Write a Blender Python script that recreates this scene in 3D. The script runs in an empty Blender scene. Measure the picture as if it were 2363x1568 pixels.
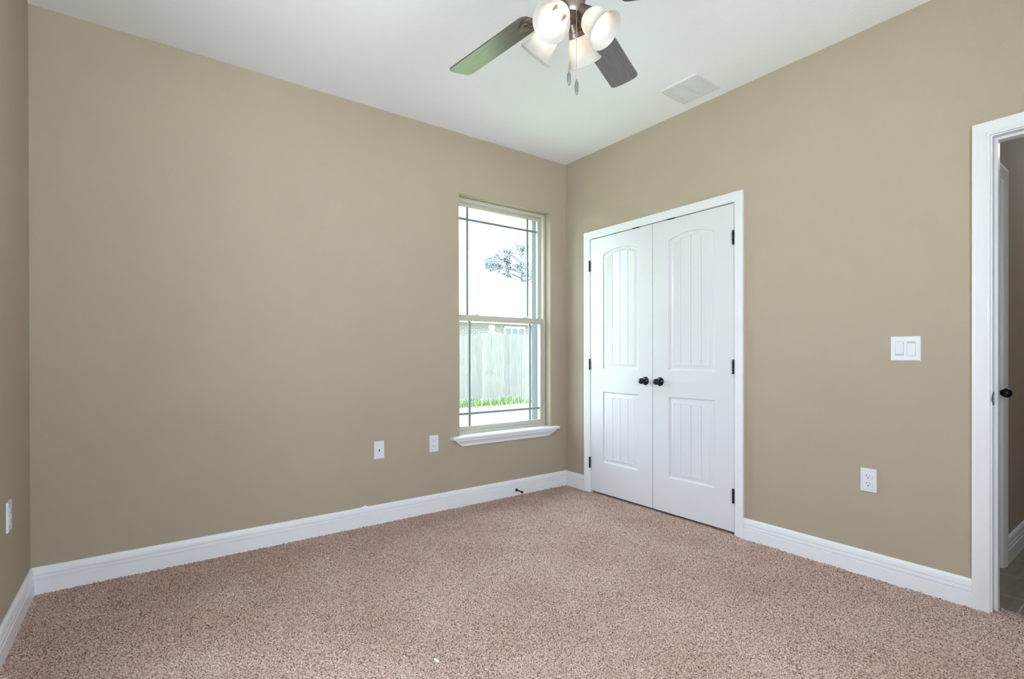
import bpy, bmesh, math, random
import numpy as np
from mathutils import Vector, Matrix, Euler

scene = bpy.context.scene
COL = scene.collection
rnd = random.Random(7)
PI = math.pi

# ------------------------------------------------------------------ camera
CAM = Vector((-2.92916, -3.19947, 1.10569))
F_PX, W_PX = 1160.985, 2363.0
YAW, PITCH, ROLL = 0.63435, -0.00239, -0.00168
cy, sy, cp, sp = math.cos(YAW), math.sin(YAW), math.cos(PITCH), math.sin(PITCH)
fw = Vector((sy * cp, cy * cp, sp)); rt = Vector((cy, -sy, 0)); up = rt.cross(fw)
r2 = rt * math.cos(ROLL) + up * math.sin(ROLL)
u2 = -rt * math.sin(ROLL) + up * math.cos(ROLL)
cd = bpy.data.cameras.new('camera')
cam = bpy.data.objects.new('camera', cd); COL.objects.link(cam)
cam.matrix_world = Matrix(((r2.x, u2.x, -fw.x, CAM.x), (r2.y, u2.y, -fw.y, CAM.y), (r2.z, u2.z, -fw.z, CAM.z), (0, 0, 0, 1)))
cd.sensor_width = 36.0
cd.lens = F_PX * 36.0 / W_PX
cd.shift_y = 40.44 / W_PX
cd.clip_start = 0.02; cd.clip_end = 300
scene.camera = cam

# ------------------------------------------------------------------ world: bright hazy sky, brightest towards the veiled sun
w = bpy.data.worlds.new('sky'); scene.world = w; w.use_nodes = True
nt = w.node_tree; nt.nodes.clear()
def wn(t, **k):
    n = nt.nodes.new(t)
    for a, b in k.items(): setattr(n, a, b)
    return n
tc = wn('ShaderNodeTexCoord')
dot = wn('ShaderNodeVectorMath', operation='DOT_PRODUCT')
sun_dir = Vector((-0.62, -0.70, 0.28)).normalized()
dot.inputs[1].default_value = sun_dir
nt.links.new(tc.outputs['Generated'], dot.inputs[0])
mr = wn('ShaderNodeMapRange', interpolation_type='SMOOTHSTEP')
mr.inputs['From Min'].default_value = -0.1; mr.inputs['From Max'].default_value = 1.0
SKY_LOW, SKY_HIGH = 9.0, 7.6
mr.inputs['To Min'].default_value = SKY_LOW; mr.inputs['To Max'].default_value = SKY_HIGH
nt.links.new(dot.outputs['Value'], mr.inputs['Value'])
bg = wn('ShaderNodeBackground'); bg.inputs['Color'].default_value = (0.86, 0.96, 1.10, 1)
nt.links.new(mr.outputs['Result'], bg.inputs['Strength'])
wo = wn('ShaderNodeOutputWorld'); nt.links.new(bg.outputs[0], wo.inputs[0])

sl = bpy.data.lights.new('sun', 'SUN'); sl.energy = 40.0; sl.angle = math.radians(3.0); sl.color = (0.97, 0.985, 1.0)
so_ = bpy.data.objects.new('sun', sl); COL.objects.link(so_)
so_.rotation_euler = Vector((-0.10, 0.22, -0.97)).to_track_quat('-Z', 'Y').to_euler()
# fill light added under the hall ceiling to brighten it, no fitting built
hl = bpy.data.lights.new('hall_fill', 'AREA'); hl.shape = 'DISK'; hl.size = 0.3; hl.energy = 11.0; hl.color = (0.90, 0.97, 1.0)
ho = bpy.data.objects.new('hall_fill', hl); ho.location = (2.3, -3.2, 2.72); COL.objects.link(ho)

# sky portals in the two window openings (they emit nothing, they only guide the sampling of the sky)
def portal(name, loc, sx, sz, rot):
    l = bpy.data.lights.new(name, 'AREA'); l.shape = 'RECTANGLE'; l.size = sx; l.size_y = sz
    l.cycles.is_portal = True
    o = bpy.data.objects.new(name, l); o.location = loc; o.rotation_euler = rot; COL.objects.link(o)
portal('sky_portal', (-0.615, 0.27, 1.40), 0.9, 1.85, (-PI / 2, 0, 0))
W2Y0, W2Y1, W2Z0, W2Z1 = -2.25, -1.30, 0.53, 2.30
W3X0, W3X1 = -3.10, -1.30
portal('sky_portal_front', ((W3X0 + W3X1) / 2, -3.92, (W2Z0 + W2Z1) / 2), W3X1 - W3X0, W2Z1 - W2Z0, (PI / 2, 0, 0))
portal('sky_portal_side', (-3.62, (W2Y0 + W2Y1) / 2, (W2Z0 + W2Z1) / 2), W2Z1 - W2Z0, W2Y1 - W2Y0, (0, -PI / 2, 0))

# ------------------------------------------------------------------ view
vs = scene.view_settings
scene.display_settings.display_device = 'sRGB'
vs.view_transform = 'Standard'; vs.look = 'None'; vs.gamma = 1.0; vs.use_curve_mapping = False
vs.exposure = 0.22
cyc = scene.cycles
cyc.use_denoising = True
cyc.max_bounces = 9; cyc.diffuse_bounces = 6; cyc.glossy_bounces = 4; cyc.transmission_bounces = 6; cyc.transparent_max_bounces = 12
cyc.caustics_reflective = False; cyc.caustics_refractive = False
cyc.sample_clamp_indirect = 6.0

# ------------------------------------------------------------------ materials
MATS = {}
class Mat:
    def __init__(s, name):
        s.m = bpy.data.materials.new(name); s.m.use_nodes = True
        s.t = s.m.node_tree; s.b = s.t.nodes['Principled BSDF']; MATS[name] = s.m
    def n(s, t, **k):
        n = s.t.nodes.new(t)
        for a, b in k.items(): setattr(n, a, b)
        return n
    def l(s, a, b): s.t.links.new(a, b)
    def coord(s, scale=(1, 1, 1), kind='Object', rot=(0, 0, 0)):
        tc = s.n('ShaderNodeTexCoord'); mp = s.n('ShaderNodeMapping')
        mp.inputs['Scale'].default_value = scale; mp.inputs['Rotation'].default_value = rot
        s.l(tc.outputs[kind], mp.inputs[0]); return mp.outputs[0]
    def noise(s, vec, scale, detail=2, rough=0.5):
        n = s.n('ShaderNodeTexNoise'); n.inputs['Scale'].default_value = scale
        n.inputs['Detail'].default_value = detail; n.inputs['Roughness'].default_value = rough
        s.l(vec, n.inputs['Vector']); return n.outputs['Fac']
    def ramp(s, fac, stops):
        r = s.n('ShaderNodeValToRGB'); e = r.color_ramp.elements
        while len(e) < len(stops): e.new(0.5)
        for i, (p, c) in enumerate(stops): e[i].position = p; e[i].color = (*c, 1)
        s.l(fac, r.inputs[0]); return r.outputs[0]
    def bump(s, h, dist, strength=1.0):
        b = s.n('ShaderNodeBump'); b.inputs['Distance'].default_value = dist; b.inputs['Strength'].default_value = strength
        s.l(h, b.inputs['Height']); s.l(b.outputs[0], s.b.inputs['Normal'])
    def base(s, c): s.b.inputs['Base Color'].default_value = (*c, 1)
    def set(s, **k):
        for a, v in k.items(): s.b.inputs[a.replace('_', ' ')].default_value = v
        return s

def plain(name, c, rough=0.5, metal=0.0, spec=0.5, var=0.0, vscale=20):
    m = Mat(name); m.set(Roughness=rough, Metallic=metal)
    m.b.inputs['Specular IOR Level'].default_value = spec
    if var:
        f = m.noise(m.coord(), vscale, 3)
        m.l(m.ramp(f, [(0.3, tuple(x * (1 - var) for x in c)), (0.7, tuple(min(1, x * (1 + var)) for x in c))]), m.b.inputs['Base Color'])
    else: m.base(c)
    return m

# wall paint: tan, orange-peel
WALL = (0.380, 0.318, 0.241)
m = Mat('tan_wall_paint'); m.set(Roughness=0.75); m.b.inputs['Specular IOR Level'].default_value = 0.25
v = m.coord()
m.l(m.ramp(m.noise(v, 1.3, 3), [(0.3, tuple(c * 0.975 for c in WALL)), (0.7, tuple(c * 1.025 for c in WALL))]), m.b.inputs['Base Color'])
m.bump(m.noise(v, 160, 3), 0.0022, 0.45)
# ceiling: white knockdown
m = Mat('white_ceiling_paint'); m.set(Roughness=0.9); m.b.inputs['Specular IOR Level'].default_value = 0.15
m.base((0.885, 0.90, 0.925))
v = m.coord()
add = m.n('ShaderNodeMath', operation='ADD')
m.l(m.noise(v, 55, 4, 0.6), add.inputs[0]); m.l(m.noise(v, 140, 2), add.inputs[1])
m.bump(add.outputs[0], 0.0035, 0.28)
plain('white_trim_paint', (0.75, 0.757, 0.775), 0.34, var=0.012, vscale=3)
plain('white_door_paint', (0.66, 0.665, 0.68), 0.30, var=0.01, vscale=3)
plain('white_plate_plastic', (0.67, 0.68, 0.70), 0.3)
plain('switch_gap_shade', (0.46, 0.46, 0.47), 0.5)  # darker grey paints in the gap shade that gives the rockers relief
plain('grey_slot', (0.08, 0.08, 0.085), 0.6)
plain('black_bronze', (0.012, 0.012, 0.016), 0.28, 0.35)
plain('dark_gap', (0.03, 0.03, 0.03), 0.9)
plain('brushed_steel', (0.55, 0.53, 0.50), 0.3, 0.9)
plain('almond_vinyl', (0.52, 0.485, 0.42), 0.4, var=0.02, vscale=4)
plain('muntin_vinyl', (0.40, 0.425, 0.43), 0.5)
plain('lock_white', (0.85, 0.85, 0.84), 0.35)
plain('register_white', (0.72, 0.725, 0.725), 0.5)
plain('register_throat', (0.16, 0.16, 0.16), 0.9)
# carpet
m = Mat('frieze_carpet'); m.set(Roughness=1.0); m.b.inputs['Specular IOR Level'].default_value = 0.05
v = m.coord()
f1 = m.noise(v, 172, 2, 0.6)
c1 = m.ramp(f1, [(0.34, (0.165, 0.088, 0.066)), (0.44, (0.41, 0.277, 0.227)), (0.53, (0.60, 0.455, 0.395)), (0.70, (0.75, 0.62, 0.555))])
f2 = m.noise(v, 2.2, 3, 0.6)
c2 = m.ramp(f2, [(0.35, (0.86, 0.81, 0.785)), (0.62, (1, 0.985, 0.975))])
mx = m.n('ShaderNodeMix', data_type='RGBA', blend_type='MULTIPLY'); mx.inputs[0].default_value = 1.0
m.l(c1, mx.inputs[6]); m.l(c2, mx.inputs[7]); m.l(mx.outputs[2], m.b.inputs['Base Color'])
m.bump(m.noise(v, 260, 2, 0.6), 0.006, 0.6)
# hall tile
m = Mat('grey_brown_tile'); m.set(Roughness=0.35)
v = m.coord((1, 1, 1), 'Object', (0, 0, PI / 2))
br = m.n('ShaderNodeTexBrick'); m.l(v, br.inputs['Vector'])
br.offset = 0.5; br.inputs['Scale'].default_value = 1.0; br.inputs['Brick Width'].default_value = 0.61; br.inputs['Row Height'].default_value = 0.305
br.inputs['Mortar Size'].default_value = 0.003; br.inputs['Mortar'].default_value = (0.42, 0.38, 0.33, 1)
br.inputs['Color1'].default_value = (0.20, 0.165, 0.135, 1); br.inputs['Color2'].default_value = (0.23, 0.19, 0.155, 1)
vn = m.coord((1.2, 9, 1))
mx = m.n('ShaderNodeMix', data_type='RGBA', blend_type='MULTIPLY'); mx.inputs[0].default_value = 1.0
m.l(br.outputs['Color'], mx.inputs[6]); m.l(m.ramp(m.noise(vn, 5, 5, 0.6), [(0.3, (0.75, 0.75, 0.75)), (0.7, (1.15, 1.13, 1.1))]), mx.inputs[7])
m.l(mx.outputs[2], m.b.inputs['Base Color'])
# fan
plain('aged_bronze', (0.20, 0.165, 0.14), 0.36, 0.75, var=0.12, vscale=40)
plain('pewter_chain', (0.50, 0.39, 0.25), 0.35, 0.8)
m = Mat('dark_walnut_blade'); m.set(Roughness=0.32, Coat_Weight=0.6, Coat_Roughness=0.18)
v = m.coord((2.2, 45, 45))
m.l(m.ramp(m.noise(v, 2.4, 5, 0.65), [(0.25, (0.040, 0.034, 0.032)), (0.5, (0.075, 0.062, 0.056)), (0.8, (0.115, 0.095, 0.085))]), m.b.inputs['Base Color'])
m = Mat('alabaster_glass')
tr = m.n('ShaderNodeBsdfTranslucent'); m.set(Roughness=0.22)
v = m.coord((1, 1, 1))
cmar = m.ramp(m.noise(v, 16, 4, 0.6), [(0.35, (0.70, 0.68, 0.65)), (0.7, (0.78, 0.765, 0.745))])
m.l(cmar, tr.inputs[0]); m.l(cmar, m.b.inputs['Base Color'])
ms = m.n('ShaderNodeMixShader'); ms.inputs[0].default_value = 0.58
m.l(m.b.outputs[0], ms.inputs[1]); m.l(tr.outputs[0], ms.inputs[2])
m.l(ms.outputs[0], m.t.nodes['Material Output'].inputs[0])
BULB = 7.0
m = Mat('lit_bulb'); m.base((1, 0.95, 0.85)); m.b.inputs['Emission Color'].default_value = (1, 0.90, 0.76, 1); m.b.inputs['Emission Strength'].default_value = BULB
m = Mat('smoked_crystal'); m.set(Roughness=0.25); m.base((0.13, 0.125, 0.13)); m.b.inputs['Specular IOR Level'].default_value = 0.6
# window glass
for gname, gtint in (('window_glass', (0.885, 0.915, 0.91, 1)), ('clear_glass', (0.96, 0.98, 0.98, 1))):
  m = Mat(gname)
  tb = m.n('ShaderNodeBsdfTransparent'); tb.inputs[0].default_value = gtint
  gl = m.n('ShaderNodeBsdfGlossy'); gl.inputs['Roughness'].default_value = 0.0
  lw = m.n('ShaderNodeLayerWeight'); lw.inputs['Blend'].default_value = 0.5
  pw_ = m.n('ShaderNodeMath', operation='POWER'); pw_.inputs[1].default_value = 5.0; m.l(lw.outputs['Facing'], pw_.inputs[0])
  ma = m.n('ShaderNodeMath', operation='MULTIPLY_ADD'); ma.inputs[1].default_value = 0.6; ma.inputs[2].default_value = 0.03; m.l(pw_.outputs[0], ma.inputs[0])
  ms = m.n('ShaderNodeMixShader'); m.l(ma.outputs[0], ms.inputs[0]); m.l(tb.outputs[0], ms.inputs[1]); m.l(gl.outputs[0], ms.inputs[2])
  m.l(ms.outputs[0], m.t.nodes['Material Output'].inputs[0])
# outdoors
m = Mat('lawn_grass'); m.set(Roughness=1.0)
v = m.coord()
m.l(m.ramp(m.noise(v, 6, 6, 0.7), [(0.3, (0.09, 0.14, 0.055)), (0.7, (0.14, 0.20, 0.09))]), m.b.inputs['Base Color'])
plain('pale_concrete', (0.62, 0.635, 0.645), 0.9, var=0.05, vscale=2)
plain('grass_blade', (0.095, 0.145, 0.06), 0.8, var=0.2, vscale=4)
m = Mat('weathered_picket'); m.set(Roughness=0.9)
ob = m.n('ShaderNodeObjectInfo')
v = m.coord((26, 26, 0.8))
mx = m.n('ShaderNodeMix', data_type='RGBA', blend_type='MULTIPLY'); mx.inputs[0].default_value = 1.0
m.l(m.ramp(m.noise(v, 3, 5, 0.65), [(0.30, (0.062, 0.066, 0.070)), (0.5, (0.105, 0.104, 0.100)), (0.7, (0.142, 0.135, 0.124))]), mx.inputs[6])
m.l(m.ramp(ob.outputs['Random'], [(0.0, (0.78, 0.80, 0.84)), (1.0, (1.12, 1.11, 1.08))]), mx.inputs[7])
m.l(mx.outputs[2], m.b.inputs['Base Color'])
m = Mat('brick_wall'); m.set(Roughness=0.9)
v = m.coord((1, 1, 1), 'Object', (PI / 2, 0, 0))
br = m.n('ShaderNodeTexBrick'); m.l(v, br.inputs['Vector'])
br.inputs['Scale'].default_value = 1.0; br.inputs['Brick Width'].default_value = 0.215; br.inputs['Row Height'].default_value = 0.070
br.inputs['Mortar Size'].default_value = 0.010
br.inputs['Color1'].default_value = (0.20, 0.155, 0.165, 1); br.inputs['Color2'].default_value = (0.165, 0.132, 0.148, 1); br.inputs['Mortar'].default_value = (0.28, 0.265, 0.275, 1)
m.l(br.outputs['Color'], m.b.inputs['Base Color'])
plain('pale_shingles', (0.56, 0.57, 0.58), 0.9, var=0.06, vscale=5)
plain('white_exterior_vinyl', (0.8, 0.8, 0.8), 0.5)
plain('house_window_pane', (0.08, 0.11, 0.12), 0.1)
m = plain('hazed_tree_leaf', (0.150, 0.178, 0.190), 0.8, var=0.2, vscale=1.5)  # pale blue-grey carries the veiling haze in the leaf colour
tr = m.n('ShaderNodeBsdfTranslucent'); tr.inputs[0].default_value = (0.16, 0.19, 0.205, 1)
ms = m.n('ShaderNodeMixShader'); ms.inputs[0].default_value = 0.5; m.l(m.b.outputs[0], ms.inputs[1]); m.l(tr.outputs[0], ms.inputs[2])
m.l(ms.outputs[0], m.t.nodes['Material Output'].inputs[0])
plain('tree_bark', (0.17, 0.18, 0.185), 0.9, var=0.2, vscale=6)
plain('exterior_brick_veneer', (0.12, 0.135, 0.14), 0.9)
plain('white_paper', (0.85, 0.86, 0.88), 0.8)
plain('brown_fiber', (0.16, 0.12, 0.11), 0.9)

# ------------------------------------------------------------------ mesh helpers
class MB:
    def __init__(s): s.v = []; s.f = []; s.mi = []; s.cur = 0
    def add(s, vs, fs):
        o = len(s.v); s.v += [tuple(p) for p in vs]
        s.f += [tuple(i + o for i in f) for f in fs]; s.mi += [s.cur] * len(fs)
    def box(s, a, b):
        x0, y0, z0 = a; x1, y1, z1 = b
        s.add([(x0, y0, z0), (x1, y0, z0), (x1, y1, z0), (x0, y1, z0), (x0, y0, z1), (x1, y0, z1), (x1, y1, z1), (x0, y1, z1)],
              [(0, 3, 2, 1), (4, 5, 6, 7), (0, 1, 5, 4), (1, 2, 6, 5), (2, 3, 7, 6), (3, 0, 4, 7)])
    def bbox(s, a, b, r=0.003):                      # bevelled box
        bm = bmesh.new(); bmesh.ops.create_cube(bm, size=1.0)
        for q in bm.verts:
            q.co = Vector([(a[i] + b[i]) / 2 + q.co[i] * (b[i] - a[i]) for i in range(3)])
        bmesh.ops.bevel(bm, geom=list(bm.edges), offset=r, segments=2, affect='EDGES', profile=0.5)
        s.bm(bm)
    def bm(s, bm, M=None):
        bm.verts.index_update()
        s.add([(M @ q.co) if M else q.co.copy() for q in bm.verts], [[q.index for q in f.verts] for f in bm.faces]); bm.free()
    def lathe(s, prof, M=None, seg=32, caps=True):   # profile (r, z) turned about z
        vs = []; fs = []
        for r, z in prof:
            for k in range(seg):
                a = 2 * PI * k / seg; vs.append(Vector((r * math.cos(a), r * math.sin(a), z)))
        n = len(prof)
        for i in range(n - 1):
            for k in range(seg):
                k2 = (k + 1) % seg
                fs.append((i * seg + k, i * seg + k2, (i + 1) * seg + k2, (i + 1) * seg + k))
        if caps:
            if prof[0][0] > 1e-5: fs.append(tuple(range(seg - 1, -1, -1)))
            if prof[-1][0] > 1e-5: fs.append(tuple((n - 1) * seg + k for k in range(seg)))
        if M: vs = [M @ q for q in vs]
        s.add(vs, fs)
    def tube(s, pts, r, seg=10):
        pts = [Vector(p) for p in pts]; rr = r if isinstance(r, (list, tuple)) else [r] * len(pts)
        vs = []; fs = []
        for i, p in enumerate(pts):
            d = (pts[min(i + 1, len(pts) - 1)] - pts[max(i - 1, 0)]).normalized()
            a = d.orthogonal().normalized() if i == 0 else (a - d * a.dot(d)).normalized()
            b = d.cross(a)
            for k in range(seg):
                t = 2 * PI * k / seg; vs.append(p + (a * math.cos(t) + b * math.sin(t)) * rr[i])
        for i in range(len(pts) - 1):
            for k in range(seg):
                k2 = (k + 1) % seg; fs.append((i * seg + k, i * seg + k2, (i + 1) * seg + k2, (i + 1) * seg + k))
        fs.append(tuple(range(seg - 1, -1, -1))); fs.append(tuple((len(pts) - 1) * seg + k for k in range(seg)))
        s.add(vs, fs)
    def build(s, name, mat, parent=None, smooth=False, loc=None, recalc=True, weld=False):
        me = bpy.data.meshes.new(name); me.from_pydata(s.v, [], s.f)
        mats = mat if isinstance(mat, (list, tuple)) else [mat]
        for x in mats: me.materials.append(MATS[x])
        for p, i in zip(me.polygons, s.mi): p.material_index = i
        if recalc or weld:
            bm = bmesh.new(); bm.from_mesh(me)
            if weld: bmesh.ops.remove_doubles(bm, verts=bm.verts, dist=1e-5)
            if recalc: bmesh.ops.recalc_face_normals(bm, faces=bm.faces)
            bm.to_mesh(me); bm.free()
        if smooth: me.shade_auto(smooth) if False else auto_smooth(me, smooth)
        o = bpy.data.objects.new(name, me); COL.objects.link(o)
        if parent:
            o.parent = parent
            o.matrix_parent_inverse = Matrix.Translation(-parent.location)
        if loc is not None: recenter(o, loc)
        return o
def auto_smooth(me, ang):
    lim = math.radians(ang if ang is not True else 40)
    bm = bmesh.new(); bm.from_mesh(me)
    for f in bm.faces: f.smooth = True
    for e in bm.edges:
        if len(e.link_faces) == 2: e.smooth = e.calc_face_angle(0) < lim
    bm.to_mesh(me); bm.free()
def recenter(o, loc):
    loc = Vector(loc); o.data.transform(Matrix.Translation(-loc)); o.location = loc
def tag(o, label=None, cat=None, group=None, kind=None):
    if label: o['label'] = label
    if cat: o['category'] = cat
    if group: o['group'] = group
    if kind: o['kind'] = kind
    return o
def thing(name, loc, label, cat, group=None, kind=None):
    o = bpy.data.objects.new(name, None); o.location = loc; o.empty_display_size = 0.1; COL.objects.link(o)
    return tag(o, label, cat, group, kind)
def axis_frame(pos, axis, xhint=Vector((0, 0, 1))):    # matrix with local z along axis
    z = Vector(axis).normalized(); x = Vector(xhint); x = (x - z * x.dot(z))
    if x.length < 1e-4: x = z.orthogonal()
    x.normalize(); y = z.cross(x)
    return Matrix(((x.x, y.x, z.x, pos[0]), (x.y, y.y, z.y, pos[1]), (x.z, y.z, z.z, pos[2]), (0, 0, 0, 1)))

# ------------------------------------------------------------------ room shell
H = 2.74; XL = -3.348; YF = -3.75
def wall(name, mp, u0, u1, z0, z1, t, holes, mats, label, outer=1):
    """wall panel: mp(u, z, d) -> point, d = depth behind the room face; holes (ua, ub, za, zb)"""
    us = sorted({u0, u1} | {h[0] for h in holes} | {h[1] for h in holes})
    zs = sorted({z0, z1} | {h[2] for h in holes} | {h[3] for h in holes})
    us = [u for u in us if u0 <= u <= u1]; zs = [z for z in zs if z0 <= z <= z1]
    def solid(i, j):
        if i < 0 or j < 0 or i >= len(us) - 1 or j >= len(zs) - 1: return False
        uc, zc = (us[i] + us[i + 1]) / 2, (zs[j] + zs[j + 1]) / 2
        return not any(h[0] < uc < h[1] and h[2] < zc < h[3] for h in holes)
    b = MB()
    for i in range(len(us) - 1):
        for j in range(len(zs) - 1):
            if not solid(i, j): continue
            ua, ub, za, zb = us[i], us[i + 1], zs[j], zs[j + 1]
            b.cur = 0; b.add([mp(ua, za, 0), mp(ub, za, 0), mp(ub, zb, 0), mp(ua, zb, 0)], [(0, 1, 2, 3)])
            b.cur = outer; b.add([mp(ua, za, t), mp(ub, za, t), mp(ub, zb, t), mp(ua, zb, t)], [(3, 2, 1, 0)])
            for di, dj, p, q in ((-1, 0, (ua, za), (ua, zb)), (1, 0, (ub, za), (ub, zb)), (0, -1, (ua, za), (ub, za)), (0, 1, (ua, zb), (ub, zb))):
                if not solid(i + di, j + dj):
                    tm = min(t, 0.14)
                    b.cur = 0; b.add([mp(*p, 0), mp(*q, 0), mp(*q, tm), mp(*p, tm)], [(0, 1, 2, 3)])
                    if t > tm: b.cur = outer; b.add([mp(*p, tm), mp(*q, tm), mp(*q, t), mp(*p, t)], [(0, 1, 2, 3)])
    o = b.build(name, mats, weld=True)
    return tag(o, label, 'wall', kind='structure')
mats_ext = ['tan_wall_paint', 'exterior_brick_veneer']; mats_int = ['tan_wall_paint', 'tan_wall_paint']
WX0, WX1, WZ0, WZ1 = -1.055, -0.175, 0.495, 2.297
wall('wall_back', lambda u, z, d: (u, d, z), XL - 0.25, 0.0, -0.14, H, 0.25, [(WX0, WX1, WZ0, WZ1)], mats_ext,
     'tan painted wall holding the single window, left of the room corner')
CL0, CL1, CLZ = -1.540, -0.275, 2.066
EN0, EN1, ENZ = -3.52, -2.664, 2.063
wall('wall_right', lambda u, z, d: (d, u, z), YF, 0.25, -0.14, H, 0.115, [(CL0, CL1, -0.14, CLZ), (EN0, EN1, -0.14, ENZ)], mats_int,
     'tan painted wall holding the white double closet doors and the entry doorway')
wall('wall_left', lambda u, z, d: (XL - d, u, z), YF, 0.0, -0.14, H, 0.25, [(W2Y0, W2Y1, W2Z0, W2Z1)], mats_ext,
     'tan painted wall at the left edge, with one outlet low down')
wall('wall_front', lambda u, z, d: (u, YF - d, z), XL - 0.25, 3.2, -0.14, H, 0.15, [(W3X0, W3X1, W2Z0, W2Z1)], mats_ext, 'tan painted wall behind the viewer')

b = MB(); b.box((XL - 0.3, YF - 0.2, H), (3.2, 0.3, H + 0.12))
tag(b.build('ceiling', 'white_ceiling_paint'), 'white lightly textured ceiling', 'ceiling', kind='structure')

# carpet: a real pile surface
nx, ny = 610, 640
x0, x1, y0, y1 = XL - 0.01, 0.085, -3.70, 0.01
rs = np.random.RandomState(3)
gx, gy = np.meshgrid(np.linspace(x0, x1, nx), np.linspace(y0, y1, ny))
dx, dy = (x1 - x0) / nx, (y1 - y0) / ny
gx = gx + rs.uniform(-0.42, 0.42, gx.shape) * dx; gy = gy + rs.uniform(-0.42, 0.42, gy.shape) * dy
gz = rs.normal(0, 0.0027, gx.shape)
co = np.stack([gx, gy, gz], -1).reshape(-1, 3).astype(np.float32)
idx = np.arange(nx * ny).reshape(ny, nx)
quads = np.stack([idx[:-1, :-1], idx[:-1, 1:], idx[1:, 1:], idx[1:, :-1]], -1).reshape(-1, 4)
me = bpy.data.meshes.new('floor')
me.vertices.add(len(co)); me.vertices.foreach_set('co', co.ravel())
me.loops.add(quads.size); me.loops.foreach_set('vertex_index', quads.ravel().astype(np.int32))
me.polygons.add(len(quads)); me.polygons.foreach_set('loop_start', np.arange(0, quads.size, 4, dtype=np.int32))
me.polygons.foreach_set('use_smooth', np.ones(len(quads), dtype=bool))
me.update(calc_edges=True); me.materials.append(MATS['frieze_carpet'])
fl = bpy.data.objects.new('floor', me); COL.objects.link(fl)
tag(fl, 'pinkish tan flecked frieze carpet over the whole room', 'floor', kind='structure')

b = MB(); b.box((-3.6, YF - 0.1, -0.14), (3.2, 0.2, -0.012))
tag(b.build('floor', 'grey_brown_tile'), 'dark grey brown tile floor of the hall beyond the doorway', 'floor', kind='structure')

# closet interior and hall shell
b = MB()
b.box((0.70, -2.50, -0.012), (0.76, 0.2, H)); b.box((0.115, 0.0, -0.012), (0.70, 0.06, H)); b.box((0.115, -1.95, -0.012), (0.70, -1.90, H))
tag(b.build('wall_closet', 'tan_wall_paint'), 'tan inner walls of the closet behind the double doors', 'wall', kind='structure')
HY = -2.595
wall('wall_hall', lambda u, z, d: (u, HY + d, z), 0.115, 3.2, -0.012, H, 0.09, [(0.17, 0.705, -0.012, 2.03)], mats_int,
     'dim tan hall wall seen through the entry doorway')
b = MB(); b.box((3.1, YF, -0.012), (3.2, HY + 0.09, H))
tag(b.build('wall_end', 'tan_wall_paint'), 'tan wall closing the far end of the hall', 'wall', kind='structure')
b = MB(); b.box((0.115, -2.46, -0.012), (0.72, -2.44, 2.2))
tag(b.build('wall_linen', 'dark_gap'), 'dark back of the hall linen closet', 'wall', kind='structure')

# ------------------------------------------------------------------ baseboards
BH = 0.1247
BP = [(0, BH), (0.005, BH), (0.0085, BH - 0.003), (0.0115, BH - 0.012), (0.0125, BH - 0.034), (0.0072, BH - 0.0368), (0.0135, BH - 0.041),
      (0.0142, BH - 0.054), (0.0085, BH - 0.0568), (0.0158, BH - 0.061), (0.016, 0.10 * 0.5), (0.016, -0.012), (0, -0.012)]
def baseboard(name, mp, a, bnd, m0=0, m1=0, label=None):
    """profile swept from a to bnd; m0/m1 = -1 for an inside mitre at that end"""
    s = 1 if bnd > a else -1
    b = MB(); n = len(BP); vs = []
    for d, z in BP: vs.append(mp(a + s * d * (m0 != 0), z, d))
    for d, z in BP: vs.append(mp(bnd - s * d * (m1 != 0), z, d))
    fs = [(i, (i + 1) % n, n + (i + 1) % n, n + i) for i in range(n)] + [tuple(range(n)), tuple(range(2 * n - 1, n - 1, -1))]
    b.add(vs, fs)
    return tag(b.build(name, 'white_trim_paint', smooth=35), label, 'baseboard', kind='structure')
bb = baseboard('baseboard_back', lambda u, z, d: (u, -d, z), XL, 0.0, 1, 1, 'white grooved baseboard under the window wall')
baseboard('baseboard_left', lambda u, z, d: (XL + d, u, z), 0.0, YF, 1, 1, 'white grooved baseboard along the left edge wall')
baseboard('baseboard_right', lambda u, z, d: (-d, u, z), 0.0, -0.233, 1, 0, 'short white baseboard between the room corner and the closet casing')
baseboard('baseboard_right', lambda u, z, d: (-d, u, z), -1.583, -2.621, 0, 0, 'long white baseboard between the closet and the entry doorway')
baseboard('baseboard_front', lambda u, z, d: (u, YF + d, z), XL, 0.0, 1, 1, 'white baseboard behind the viewer')
baseboard('baseboard_hall', lambda u, z, d: (u, HY - d, z - 0.0), 0.76, 3.1, 0, 0, 'white baseboard along the dim hall wall')

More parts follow.
